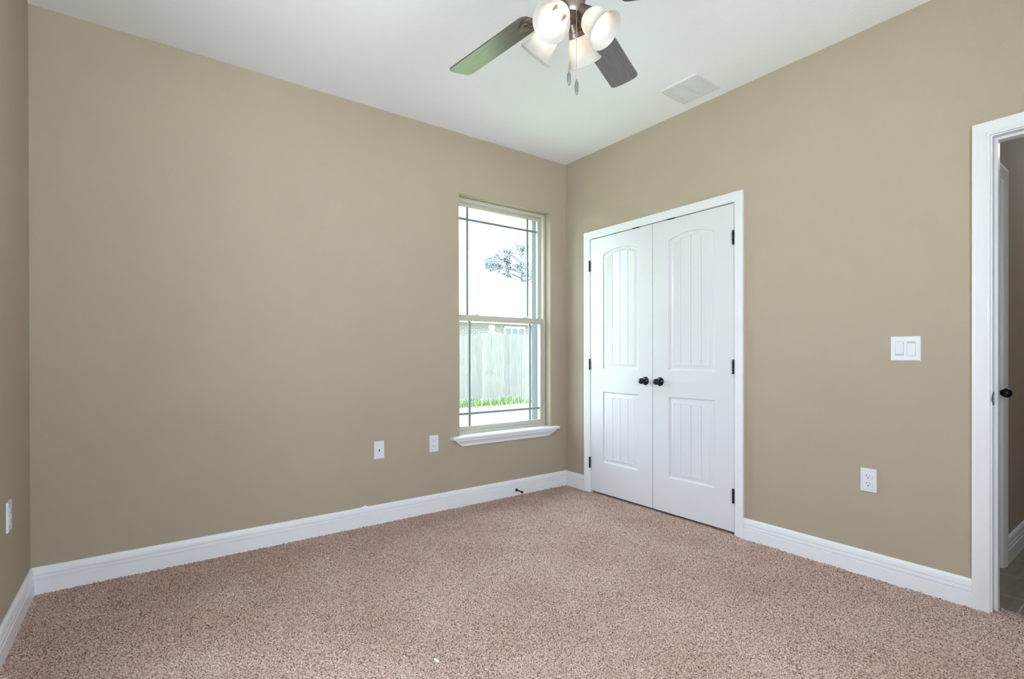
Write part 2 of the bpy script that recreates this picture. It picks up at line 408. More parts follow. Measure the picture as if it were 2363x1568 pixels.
# ------------------------------------------------------------------ casings and jambs
CP = [(0, 0), (0, 0.0075), (0.003, 0.0095), (0.010, 0.0095), (0.0125, 0.0115), (0.030, 0.0135), (0.033, 0.0155), (0.040, 0.0165), (0.043, 0.018), (0.0555, 0.018), (0.057, 0.0165), (0.057, 0)]
def casing(b, mp, u0, u1, z0, zt, prof=CP):
    n = len(prof); vs = []
    for wd, d in prof:
        vs += [mp(u0 - wd, z0, d), mp(u0 - wd, zt + wd, d), mp(u1 + wd, zt + wd, d), mp(u1 + wd, z0, d)]
    fs = []
    for i in range(n):
        j = (i + 1) % n
        for k in range(3): fs.append((i * 4 + k, i * 4 + k + 1, j * 4 + k + 1, j * 4 + k))
    fs.append(tuple(i * 4 for i in range(n))); fs.append(tuple(i * 4 + 3 for i in range(n)))
    b.add(vs, fs)
def jamb(b, mp, u0, u1, z0, zt, d0, d1, th):
    def bx(ua, ub, za, zb):
        p, q = mp(ua, za, d0), mp(ub, zb, d1)
        b.box([min(p[i], q[i]) for i in range(3)], [max(p[i], q[i]) for i in range(3)])
    bx(u0 - th, u0, z0, zt + th); bx(u1, u1 + th, z0, zt + th); bx(u0, u1, zt, zt + th)
mpR = lambda u, z, d: (-d, u, z)
b = MB(); casing(b, mpR, -1.5265, -0.2895, -0.004, 2.0475)
jamb(b, mpR, -1.5205, -0.2950, -0.004, 2.0475, 0.0, -0.115, 0.018)
t1 = tag(b.build('trim_1', 'white_trim_paint', smooth=30), 'white moulded casing around the double closet doors', 'door casing', kind='structure')
for yy in (-0.757, -1.061):
    b = MB(); b.bbox((-0.006, yy - 0.031, 2.0415), (0.022, yy + 0.031, 2.0495), 0.0015)
    c = b.build('ball_catch', 'black_bronze', t1); c['label'] = 'small black roller catch in the closet head jamb'
b = MB(); casing(b, mpR, -3.50, -2.678, -0.004, 2.0465)
jamb(b, mpR, -3.494, -2.684, -0.012, 2.0415, 0.0, -0.125, 0.018)
sx0, sx1 = 0.037, 0.072
b.box((sx0, -2.695, -0.006), (sx1, -2.684, 2.0415)); b.box((sx0, -3.494, -0.006), (sx1, -3.483, 2.0415)); b.box((sx0, -3.483, 2.0305), (sx1, -2.695, 2.0415))
casing(b, lambda u, z, d: (0.115 + d, u, z), -3.50, -2.678, -0.012, 2.0465, [(p * 0.9, q) for p, q in CP])
t2 = tag(b.build('trim_2', 'white_trim_paint', smooth=30), 'white casing and jamb of the open entry doorway at the right edge', 'door casing', kind='structure')
# strike plate on the latch jamb
b = MB()
prof = []
zc, hh = 0.919, 0.0285
N = 10
out = [(0.031, zc + hh), (0.031, zc - hh), (0.004, zc - hh)] + [(0.004 - 0.0165 * math.sin(PI * k / N), zc - hh + 0.006 + (2 * hh - 0.012) * k / N) for k in range(N + 1)] + [(0.004, zc + hh)]
vs = [(x, -2.684, z) for x, z in out] + [(x, -2.6855, z) for x, z in out]
n = len(out)
b.add(vs, [tuple(range(n)), tuple(range(2 * n - 1, n - 1, -1))] + [(i, (i + 1) % n, n + (i + 1) % n, n + i) for i in range(n)])
c = b.build('strike_plate', 'black_bronze', t2); c['label'] = 'dark metal strike plate with curved lip'
b = MB(); b.box((0.010, -2.6862, zc - 0.012), (0.024, -2.6853, zc + 0.012)); b.build('latch_hole', 'brushed_steel', c)
# hall linen closet
mpH = lambda u, z, d: (u, HY - d, z)
b = MB(); casing(b, mpH, 0.178, 0.7025, -0.012, 2.026); jamb(b, mpH, 0.184, 0.697, -0.012, 2.02, 0.0, -0.09, 0.012)
tag(b.build('trim_3', 'white_trim_paint', smooth=30), 'white casing of the linen closet on the hall wall', 'door casing', kind='structure')

# ------------------------------------------------------------------ moulded plank doors
def arch_z(u, u0, u1, zs, rise):
    t = (u - u0) / (u1 - u0) * 2 - 1
    return zs + rise * (1 - t * t)
def door_leaf(b, mp, u0, u1, z0, z1, th):
    """two-panel arch-top plank door leaf; front at d = 0, thickness behind"""
    c = (u0 + u1) / 2; hw = 0.1755 * (u1 - u0) / 0.611
    gr = [-0.0765, 0, 0.0765]; gw = 0.0021
    base = sorted([-1.0, 1.0] + [g / 0.133 + s * gw / 0.133 for g in gr for s in (-1, 0, 1)] + [-0.86, -0.72, -0.43, -0.29, 0.29, 0.43, 0.72, 0.86])
    gset = {round(g / 0.133, 5) for g in gr}
    bm = bmesh.new()
    V = lambda u, z, d: bm.verts.new(mp(u, z, d))
    panel_edges = []
    for (zb, zs, rise) in ((1.003, 1.899, 0.036), (0.262, 0.821, 0.0)):
        loops = []
        for ins, dep, itop in ((0, 0, 0), (0.003, 0.0065, 0.003), (0.011, 0.0095, 0.010), (0.014, 0.0095, 0.012), (0.040, 0.0035, 0.028 if rise else 0.042), (0.0425, 0.0048, 0.0305 if rise else 0.0445)):
            h = hw - ins
            bot = [V(c + t * h, zb + ins, dep + (0.0042 if ins > 0.041 and round(t, 5) in gset else 0)) for t in base]
            top = [V(c + t * h, arch_z(t, -1, 1, zs - itop, rise), dep + (0.0042 if ins > 0.041 and round(t, 5) in gset else 0)) for t in base]
            loops.append((bot, top))
        for (b0, t0), (b1, t1) in zip(loops[:-1], loops[1:]):
            for i in range(len(base) - 1):
                bm.faces.new((b0[i], b0[i + 1], b1[i + 1], b1[i])); bm.faces.new((t0[i + 1], t0[i], t1[i], t1[i + 1]))
            bm.faces.new((b0[0], b1[0], t1[0], t0[0])); bm.faces.new((b0[-1], t0[-1], t1[-1], b1[-1]))
        bt, tp = loops[-1]
        for i in range(len(base) - 1): bm.faces.new((bt[i], bt[i + 1], tp[i + 1], tp[i]))
        ring = loops[0][0] + loops[0][1][::-1]
        panel_edges += [bm.edges.get((ring[i], ring[(i + 1) % len(ring)])) for i in range(len(ring))]
    e = 0.001
    fr = [V(u0 + e, z0 + e, 0), V(u1 - e, z0 + e, 0), V(u1 - e, z1 - e, 0), V(u0 + e, z1 - e, 0)]
    fe = [bm.edges.new((fr[i], fr[(i + 1) % 4])) for i in range(4)]
    bmesh.ops.triangle_fill(bm, edges=fe + panel_edges, use_beauty=True)
    sd = [V(u0, z0, e), V(u1, z0, e), V(u1, z1, e), V(u0, z1, e)]; bk = [V(u0, z0, th), V(u1, z0, th), V(u1, z1, th), V(u0, z1, th)]
    for i in range(4):
        j = (i + 1) % 4
        bm.faces.new((fr[i], fr[j], sd[j], sd[i])); bm.faces.new((sd[i], sd[j], bk[j], bk[i]))
    bm.faces.new(bk)
    bmesh.ops.recalc_face_normals(bm, faces=bm.faces)
    b.bm(bm)
def knob(parent, pos, axis, kind='round'):
    M = axis_frame(pos, axis)
    if kind == 'round':
        R = [(0.0, 0), (0.031, 0), (0.031, 0.002), (0.0285, 0.006), (0.021, 0.0095), (0.013, 0.0115), (0.011, 0.014)]
        K = [(0.0105, 0.012), (0.0095, 0.022), (0.0105, 0.027), (0.0165, 0.031), (0.0205, 0.0375), (0.0218, 0.045), (0.0205, 0.0525), (0.0165, 0.0585), (0.009, 0.0625), (0.0, 0.0635)]
    else:
        R = [(0.0, 0), (0.033, 0), (0.033, 0.002), (0.029, 0.006), (0.016, 0.008)]
        K = [(0.012, 0.006), (0.0115, 0.012), (0.0175, 0.020), (0.0235, 0.030), (0.0245, 0.037), (0.0215, 0.046), (0.013, 0.054), (0.0, 0.057)]
    b = MB(); b.lathe(K, M, 32)
    k = b.build('door_knob', 'black_bronze', parent, smooth=50); k['label'] = 'black door knob'
    b = MB(); b.lathe(R, M, 32); b.build('rosette', 'black_bronze', k, smooth=50)
    return k
mpD = lambda u, z, d: (d, u, z)
leaves = (('door_1', -0.9055, -0.2972, -0.2895, -0.8435, 'left leaf of the white double closet doors, nearer the room corner'),
          ('door_2', -1.5183, -0.9097, -1.5170, -0.9715, 'right leaf of the white double closet doors, farther from the corner'))
for nm, a, c, hy, ky, lab in leaves:
    b = MB(); door_leaf(b, mpD, a, c, 0.017, 2.0425, 0.035)
    d = tag(b.build(nm, 'white_door_paint', smooth=25), lab, 'closet door', kind='structure')
    knob(d, (0.0, ky, 0.923), (-1, 0, 0))
    for zc2 in (1.830, 1.036, 0.242):
        b = MB()
        for k in range(5):
            za = zc2 - 0.0445 + k * 0.0178
            b.lathe([(0.0, za), (0.0063, za), (0.0068, za + 0.001), (0.0068, za + 0.0163), (0.0063, za + 0.0173), (0.0, za + 0.0173)], Matrix.Translation((-0.0075, hy, 0)), 14)
        b.box((-0.0075, hy - 0.002, zc2 - 0.044), (0.002, hy + 0.002, zc2 + 0.044))
        h = b.build('hinge', 'black_bronze', d, smooth=40); h['label'] = 'black butt hinge barrel'
b = MB(); door_leaf(b, lambda u, z, d: (u, HY + 0.004 + d, z), 0.187, 0.694, -0.002, 2.017, 0.035)
d3 = tag(b.build('door_3', 'white_door_paint', smooth=25), 'white linen closet door on the hall wall, only its black knob side showing', 'door', kind='structure')
knob(d3, (0.636, HY + 0.004, 0.911), (0, -1, 0), 'egg')

# ------------------------------------------------------------------ window 1
GX0, GX1 = -1.007, -0.223
def ring_xz(b, x0, x1, z0, z1, l, r, bt, tp, y0, y1, bev=0.002):
    b.bbox((x0, y0, z0), (x0 + l, y1, z1), bev); b.bbox((x1 - r, y0, z0), (x1, y1, z1), bev)
    b.bbox((x0 + l - 0.001, y0, z0), (x1 - r + 0.001, y1, z0 + bt), bev); b.bbox((x0 + l - 0.001, y0, z1 - tp), (x1 - r + 0.001, y1, z1), bev)
w1 = thing('window_1', (-0.615, 0.1, WZ0), 'single hung almond vinyl window with prairie grid, over a white stool', 'window', kind='structure')
b = MB()
ring_xz(b, WX0 + 0.001, WX1 - 0.001, 0.517, WZ1 - 0.001, 0.022, 0.022, 0.022, 0.020, 0.066, 0.140)
ring_xz(b, WX0 + 0.022, WX1 - 0.022, 0.538, WZ1 - 0.021, 0.008, 0.008, 0.008, 0.008, 0.098, 0.136)
b.build('window_frame', 'almond_vinyl', w1, smooth=40)
def sash(z0, z1, y0, y1, bt, tp, nm, grid_z):
    s = MB(); ring_xz(s, WX0 + 0.024, WX1 - 0.024, z0, z1, GX0 - WX0 - 0.024, WX1 - 0.024 - GX1, bt, tp, y0, y1)
    ym = (y0 + y1) / 2
    so = s.build(nm, 'almond_vinyl', w1, smooth=40)
    g = MB(); g.box((GX0 - 0.004, ym - 0.002, z0 + bt - 0.004), (GX1 + 0.004, ym + 0.002, z1 - tp + 0.004))
    g.build('window_pane', 'window_glass', so)
    q = MB()
    for xx in (GX0 + 0.098, GX1 - 0.098): q.box((xx - 0.009, ym + 0.0025, z0 + bt), (xx + 0.009, ym + 0.0105, z1 - tp))
    q.box((GX0, ym + 0.0026, grid_z - 0.009), (GX1, ym + 0.0104, grid_z + 0.009))
    q.build('muntin_grid', 'muntin_vinyl', so)
    return so
sash(1.383, 2.277, 0.108, 0.132, 0.034, 0.030, 'upper_sash', 2.156)
ls = sash(0.537, 1.418, 0.076, 0.104, 0.034, 0.046, 'lower_sash', 0.664)
for xx in (-0.862, -0.372):
    b = MB(); b.bbox((xx - 0.030, 0.078, 1.417), (xx + 0.030, 0.100, 1.425), 0.002); b.bbox((xx - 0.004, 0.076, 1.424), (xx + 0.026, 0.088, 1.431), 0.002)
    k = b.build('sash_lock', 'lock_white', w1); k['label'] = 'small white sash lock'
# stool and apron
b = MB()
sx = [(-1.130, -0.112)]
prof = [(0.066, 0.494), (0.066, 0.517), (-0.036, 0.517), (-0.043, 0.515), (-0.047, 0.509), (-0.047, 0.502), (-0.043, 0.496), (-0.036, 0.494)]
x_a, x_b = -1.130, -0.112
st = []
b.add([(WX0 + 0.001, y, z) for y, z in ((0.066, 0.494), (0.066, 0.517), (-0.002, 0.517), (-0.002, 0.494))] + [(WX1 - 0.001, y, z) for y, z in ((0.066, 0.494), (0.066, 0.517), (-0.002, 0.517), (-0.002, 0.494))],
      [(0, 1, 2, 3), (7, 6, 5, 4), (0, 4, 5, 1), (1, 5, 6, 2), (2, 6, 7, 3), (3, 7, 4, 0)])
pr2 = [(0.0, 0.494), (0.0, 0.517)] + prof[2:]
n = len(pr2)
b.add([(x_a, y, z) for y, z in pr2] + [(x_b, y, z) for y, z in pr2], [tuple(range(n)), tuple(range(2 * n - 1, n - 1, -1))] + [(i, (i + 1) % n, n + (i + 1) % n, n + i) for i in range(n)])
sill = b.build('window_stool', 'white_trim_paint', w1, smooth=40)
AP = [(0.000, 0.494), (0.034, 0.494), (0.034, 0.484), (0.030, 0.478), (0.022, 0.470), (0.017, 0.460), (0.015, 0.452), (0.013, 0.4415), (0.0, 0.4415)]
b = MB(); n = len(AP)
def endoff(d, z): return (0.494 - z) / 0.0525 * 0.075 - (0.006 if 0.462 < z < 0.48 else 0)
b.add([(-1.112 + endoff(d, z), -d, z) for d, z in AP] + [(-0.130 - endoff(d, z), -d, z) for d, z in AP],
      [tuple(range(n)), tuple(range(2 * n - 1, n - 1, -1))] + [(i, (i + 1) % n, n + (i + 1) % n, n + i) for i in range(n)])
b.build('window_apron', 'white_trim_paint', w1, smooth=30)
# window 2, unseen, added in the left wall to let in more light
w2 = thing('window_2_added', (XL - 0.12, (W2Y0 + W2Y1) / 2, W2Z0), 'unseen almond vinyl window added in the left wall to light the room', 'window', kind='structure')
b = MB()
xa, xb = XL - 0.14, XL - 0.07
for (ya, yb, za, zb) in ((W2Y0, W2Y0 + 0.05, W2Z0, W2Z1), (W2Y1 - 0.05, W2Y1, W2Z0, W2Z1), ((W2Y0 + W2Y1) / 2 - 0.04, (W2Y0 + W2Y1) / 2 + 0.04, W2Z0, W2Z1), (W2Y0, W2Y1, W2Z0, W2Z0 + 0.05), (W2Y0, W2Y1, W2Z1 - 0.05, W2Z1)):
    b.box((xa, ya, za), (xb, yb, zb))
b.build('window_frame', 'almond_vinyl', w2)
b = MB(); b.box((XL - 0.108, W2Y0 + 0.04, W2Z0 + 0.04), (XL - 0.104, W2Y1 - 0.04, W2Z1 - 0.04)); b.build('window_pane', 'clear_glass', w2)
w3 = thing('window_3_added', ((W3X0 + W3X1) / 2, YF - 0.1, W2Z0), 'wide unseen almond vinyl window added behind the viewer to light the room', 'window', kind='structure')  # unseen window, added as a light source from behind
b = MB(); ya, yb = YF - 0.14, YF - 0.07
for (xa, xb, za, zb) in ((W3X0, W3X0 + 0.05, W2Z0, W2Z1), (W3X1 - 0.05, W3X1, W2Z0, W2Z1), ((W3X0 + W3X1) / 2 - 0.04, (W3X0 + W3X1) / 2 + 0.04, W2Z0, W2Z1), (W3X0, W3X1, W2Z0, W2Z0 + 0.05), (W3X0, W3X1, W2Z1 - 0.05, W2Z1)):
    b.box((xa, ya, za), (xb, yb, zb))
b.build('window_frame', 'almond_vinyl', w3)
b = MB(); b.box((W3X0 + 0.04, YF - 0.108, W2Z0 + 0.04), (W3X1 - 0.04, YF - 0.104, W2Z1 - 0.04)); b.build('window_pane', 'clear_glass', w3)

# ------------------------------------------------------------------ wall plates
def plate_mb(wd, ht, th=0.006):
    b = MB(); bm = bmesh.new(); bmesh.ops.create_cube(bm, size=1)
    for q in bm.verts:
        s = 1.0 if q.co.z < 0 else 0.94
        q.co = Vector((q.co.x * wd * (1 - (1 - s) * 1.0), q.co.y * (ht - (1 - s) * wd), 0 if q.co.z < 0 else th))
    bmesh.ops.bevel(bm, geom=[e for e in bm.edges], offset=0.0012, segments=2, affect='EDGES')
    b.bm(bm); return b
def put(b, M): b.v = [tuple(M @ Vector(p)) for p in b.v]; return b
def discs(b, pts, r, z0, z1, seg=16):
    for x, y in pts: b.lathe([(0, z0), (r, z0), (r, z1), (0, z1)], Matrix.Translation((x, y, 0)), seg)
def wall_M(pos, n):      # local x right, y up, z out of the wall
    z = Vector(n); y = Vector((0, 0, 1)); x = y.cross(z)
    return Matrix(((x.x, y.x, z.x, pos[0]), (x.y, y.y, z.y, pos[1]), (x.z, y.z, z.z, pos[2]), (0, 0, 0, 1)))
def outlet(pos, n, label, th=0.006):
    M = wall_M(pos, n); t = thing('wall_outlet', pos, label, 'outlet', 'duplex outlets low on the walls')
    put(plate_mb(0.072, 0.118, th), M).build('cover_plate', 'white_plate_plastic', t, smooth=40)
    for yy in (0.0195, -0.0195):
        b = MB(); vs = []
        for k in range(28):
            a = 2 * PI * k / 28; vs.append((0.0172 * math.cos(a), max(-0.0138, min(0.0138, 0.0172 * math.sin(a))) + yy))
        nn = len(vs)
        b.add([(x, y, th - 0.002) for x, y in vs] + [(x, y, th + 0.0022) for x, y in vs], [tuple(range(nn - 1, -1, -1)), tuple(range(nn, 2 * nn))] + [(i, (i + 1) % nn, nn + (i + 1) % nn, nn + i) for i in range(nn)])
        r = put(b, M).build('receptacle', 'white_plate_plastic', t)
        b = MB(); z0, z1 = th + 0.0018, th + 0.0026
        b.box((-0.0078, yy + 0.0005, z0), (-0.0056, yy + 0.0085, z1)); b.box((0.0056, yy + 0.0015, z0), (0.0078, yy + 0.0085, z1))
        discs(b, [(0, yy - 0.0062)], 0.0028, z0, z1)
        put(b, M).build('slot', 'grey_slot', r)
    b = MB(); discs(b, [(0, 0)], 0.0032, th - 0.001, th + 0.0012); put(b, M).build('screw', 'white_plate_plastic', t)
    return t
outlet((-1.265, 0.0, 0.4845), (0, -1, 0), 'white duplex outlet under the window, right of the phone jack plate')
outlet((0.0, -2.2300, 0.4805), (-1, 0, 0), 'white duplex outlet on the closet wall, below the light switch')
outlet((XL, -0.478, 0.488), (1, 0, 0), 'white duplex outlet on the left edge wall', 0.007)
M = wall_M((-1.668, 0.0, 0.4845), (0, -1, 0))
t = thing('phone_jack_plate', (-1.668, 0.0, 0.4845), 'white wall plate with one small dark phone jack, left of the outlet under the window', 'wall plate')
put(plate_mb(0.072, 0.118), M).build('cover_plate', 'white_plate_plastic', t, smooth=40)
b = MB(); b.box((-0.0055, -0.005, 0.0052), (0.0055, 0.004, 0.0066)); b.box((-0.003, -0.008, 0.0052), (0.003, -0.005, 0.0066)); put(b, M).build('jack_socket', 'grey_slot', t)
for yy in (0.041, -0.041):
    b = MB(); discs(b, [(0, yy)], 0.003, 0.005, 0.0072); put(b, M).build('screw', 'register_white', t)
M = wall_M((0.0, -2.381, 1.137), (-1, 0, 0))
t = thing('light_switch', (0.0, -2.381, 1.137), 'white two gang rocker light switch beside the entry doorway', 'light switch')
put(plate_mb(0.120, 0.119), M).build('cover_plate', 'white_plate_plastic', t, smooth=40)
for i, xx in enumerate((-0.023, 0.023)):
    b = MB(); b.box((xx - 0.0172, -0.0338, 0.0050), (xx + 0.0172, 0.0338, 0.0062)); put(b, M).build('switch_surround', 'switch_gap_shade', t)
    b = MB(); s = (-1, 1)[i] * 0.0022
    p = [(xx - 0.0155, -0.032), (xx + 0.0155, -0.032), (xx + 0.0155, 0.0), (xx - 0.0155, 0.0), (xx + 0.0155, 0.032), (xx - 0.0155, 0.032)]
    zz = [0.0080 + s, 0.0080 + s, 0.0075, 0.0075, 0.0080 - s, 0.0080 - s]
    b.add([(x, y, 0.005) for x, y in p] + [(x, y, z) for (x, y), z in zip(p, zz)],
          [(6, 7, 8, 9), (9, 8, 10, 11), (0, 1, 7, 6), (1, 2, 8, 7), (2, 4, 10, 8), (4, 5, 11, 10), (5, 3, 9, 11), (3, 0, 6, 9), (3, 2, 1, 0), (5, 4, 2, 3)])
    put(b, M).build('rocker', 'white_plate_plastic', t)
    for yy in (0.048, -0.048):
        b = MB(); discs(b, [(xx, yy)], 0.003, 0.0055, 0.0068); put(b, M).build('screw', 'register_white', t)

# ------------------------------------------------------------------ door stop on the baseboard
b = MB(); M = axis_frame((-0.545, -0.016, 0.044), (0.0, -1, -0.02))
ds = thing('door_stop', (-0.545, -0.016, 0.044), 'small black rigid door stop screwed to the baseboard below the window', 'door stop')
b.lathe([(0, 0), (0.0125, 0), (0.0125, 0.003), (0.0085, 0.008), (0.005, 0.012), (0.0048, 0.066)], M, 20); b.build('rod', 'black_bronze', ds, smooth=40)
b = MB(); b.lathe([(0.0048, 0.064), (0.0085, 0.066), (0.0095, 0.072), (0.0085, 0.078), (0, 0.080)], M, 20); b.build('rubber_tip', 'black_bronze', ds, smooth=40)

# small litter the photo shows
b = MB(); o = Vector((0, 0, 0))
vs = [(-0.010, 0.004), (0.0, 0.006), (0.012, 0.001), (0.016, -0.004), (0.006, -0.006), (-0.006, -0.002)]
b.add([(x, y, 0.0) for x, y in vs] + [(x, y, 0.003) for x, y in vs], [(5, 4, 3, 2, 1, 0), tuple(range(6, 12))] + [(i, (i + 1) % 6, 6 + (i + 1) % 6, 6 + i) for i in range(6)])
sc = b.build('paper_scrap', 'white_paper'); sc.location = (-2.078, -1.576, 0.006); sc.rotation_euler = (0.1, 0.1, -1.0)
tag(sc, 'tiny white paper scrap lying on the carpet at the bottom edge', 'litter')
b = MB()
vs = [(-1.795, 0.1247), (-1.776, 0.1290), (-1.766, 0.1345), (-1.755, 0.1300), (-1.738, 0.1247)]
b.add([(x, -0.0002, z) for x, z in vs] + [(x, -0.0014, z) for x, z in vs], [tuple(range(5)), tuple(range(9, 4, -1))] + [(i, (i + 1) % 5, 5 + (i + 1) % 5, 5 + i) for i in range(5)])
c = b.build('caulk_smear', 'white_paper', bb); c['label'] = 'smear of white caulk above the baseboard'

# ------------------------------------------------------------------ ceiling register
vp = [(-0.340, -1.236), (-0.349, -1.482), (-0.098, -1.489), (-0.086, -1.240)]
vc = Vector((-0.2185, -1.362, H)); va = math.radians(1.0)
rg = thing('ceiling_register', vc, 'white square louvered air register on the ceiling near the closet wall', 'vent')
Rm = Matrix.Translation(vc) @ Matrix.Rotation(va, 4, 'Z')
S = 0.126
b = MB()
for (xa, ya, xb, yb) in ((-S, -S, -S + 0.036, S), (S - 0.036, -S, S, S), (-S + 0.036, -S, S - 0.036, -S + 0.036), (-S + 0.036, S - 0.036, S - 0.036, S), (-S + 0.036, -0.007, S - 0.036, 0.007)):
    b.box((xa, ya, -0.008), (xb, yb, -0.003))
o2 = S - 0.004
b.add([(-S, -S, 0), (S, -S, 0), (S, S, 0), (-S, S, 0), (-o2, -o2, -0.009), (o2, -o2, -0.009), (o2, o2, -0.009), (-o2, o2, -0.009)], [(0, 1, 5, 4), (1, 2, 6, 5), (2, 3, 7, 6), (3, 0, 4, 7)])
put(b, Rm).build('register_frame', 'register_white', rg)
b = MB(); b.box((-S + 0.03, -S + 0.03, -0.002), (S - 0.03, S - 0.03, -0.0005)); put(b, Rm).build('register_throat', 'register_throat', rg)
for ya, yb in ((-S + 0.036, -0.007), (0.007, S - 0.036)):
    for k in range(17):
        xx = -S + 0.041 + k * (2 * S - 0.082) / 16
        b = MB(); b.add([(xx - 0.0022, ya, -0.0040), (xx + 0.0026, ya, -0.0064), (xx + 0.0026, yb, -0.0064), (xx - 0.0022, yb, -0.0040), (xx - 0.0026, ya, -0.0048), (xx + 0.0022, ya, -0.0072), (xx + 0.0022, yb, -0.0072), (xx - 0.0026, yb, -0.0048)],
              [(0, 1, 2, 3), (7, 6, 5, 4), (0, 4, 5, 1), (1, 5, 6, 2), (2, 6, 7, 3), (3, 7, 4, 0)])
        put(b, Rm).build('louver', 'register_white', rg)

# ------------------------------------------------------------------ ceiling fan
HX, HYF, BZ = -1.6985, -1.8730, 2.3909
fan = thing('ceiling_fan', (HX, HYF, 2.74), 'five blade walnut ceiling fan with four lit frosted bell shades and two pull chains', 'ceiling fan')
T = Matrix.Translation((HX, HYF, 0))
b = MB(); b.lathe([(0.0, 2.739), (0.070, 2.739), (0.070, 2.725), (0.060, 2.700), (0.035, 2.678), (0.018, 2.672), (0.0, 2.672)], T, 40); b.build('canopy', 'aged_bronze', fan, smooth=40)
b = MB(); b.lathe([(0.0, 2.68), (0.0125, 2.68), (0.0125, 2.555), (0.0, 2.555)], T, 20); b.build('downrod', 'aged_bronze', fan, smooth=40)
b = MB(); b.lathe([(0.0, 2.575), (0.03, 2.575), (0.045, 2.562), (0.095, 2.552), (0.128, 2.530), (0.136, 2.505), (0.136, 2.475), (0.126, 2.450), (0.100, 2.434), (0.088, 2.428), (0.088, 2.415), (0.0, 2.415)], T, 48)
b.build('motor_housing', 'aged_bronze', fan, smooth=40)
b = MB(); b.lathe([(0.0, 2.416), (0.058, 2.416), (0.060, 2.405), (0.060, 2.372), (0.054, 2.364), (0.050, 2.360), (0.050, 2.352), (0.056, 2.346), (0.057, 2.318), (0.050, 2.308), (0.030, 2.303), (0.0, 2.302)], T, 40)
fit = b.build('light_fitter', 'aged_bronze', fan, smooth=40)
# blades
A0 = 1.6688; WR, WT, PT, RT_ = 0.1172, 0.1290, 0.2077, 0.661
def blade_outline():
    pts = []; r0 = 0.178
    def corner(cx, cyy, rad, a0, a1, n=7):
        for k in range(n + 1):
            a = a0 + (a1 - a0) * k / n; pts.append((cx + rad * math.cos(a), cyy + rad * math.sin(a)))
    cr = 0.028; cr2 = 0.022
    corner(r0 + cr, -WR / 2 + cr, cr, PI, 1.5 * PI)
    corner(RT_ - cr2, -WT / 2 + cr2, cr2, 1.5 * PI, 2 * PI - 0.25)
    for k in range(1, 8):
        t = -0.72 + 1.44 * k / 8; pts.append((RT_ + 0.0045 * (1 - t * t / 0.52) , t * WT / 2))
    corner(RT_ - cr2, WT / 2 - cr2, cr2, 0.25, 0.5 * PI)
    corner(r0 + cr, WR / 2 - cr, cr, 0.5 * PI, PI)
    return pts
BO = blade_outline()
for k in range(5):
    a = A0 - k * math.radians(72)
    M = Matrix.Translation((HX, HYF, BZ)) @ Matrix.Rotation(a, 4, 'Z') @ Matrix.Rotation(-PT, 4, 'X')
    b = MB(); n = len(BO)
    lo = [(x, y, 0.0) for x, y in BO]; hi = [(x, y, 0.0065) for x, y in BO]
    b.add(lo + hi, [tuple(range(n - 1, -1, -1)), tuple(range(n, 2 * n))] + [(i, (i + 1) % n, n + (i + 1) % n, n + i) for i in range(n)])
    bl = b.build('fan_blade', 'dark_walnut_blade', None)
    bl.parent = fan; bl.matrix_parent_inverse = Matrix.Translation(-fan.location); bl.matrix_basis = M
    # blade iron: arm from the motor, medallion with scrolls under the blade root
    b = MB()
    b.tube([(0.080, 0, 0.030), (0.105, 0, 0.024), (0.135, 0, 0.004), (0.165, 0, -0.006)], [0.014, 0.012, 0.011, 0.012], 12)
    vs = []
    for q in range(28):
        t = 2 * PI * q / 28; rr = 1 + 0.13 * math.cos(3 * t)
        vs.append((0.205 + 0.047 * rr * math.cos(t), 0.036 * rr * math.sin(t)))
    b.add([(x, y, -0.0065) for x, y in vs] + [(x, y, -0.0002) for x, y in vs], [tuple(range(27, -1, -1)), tuple(range(28, 56))] + [(i, (i + 1) % 28, 28 + (i + 1) % 28, 28 + i) for i in range(28)])
    for yy in (-0.017, 0.017):
        b.tube([(0.212 + (0.004 + 0.0042 * t) * math.cos(t), yy + (0.004 + 0.0042 * t) * math.sin(t) * (1 if yy > 0 else -1), -0.0085) for t in [q * 0.45 for q in range(12)]], 0.0028, 8)
    ir = b.build('blade_iron', 'aged_bronze', None, smooth=40)
    ir.parent = bl
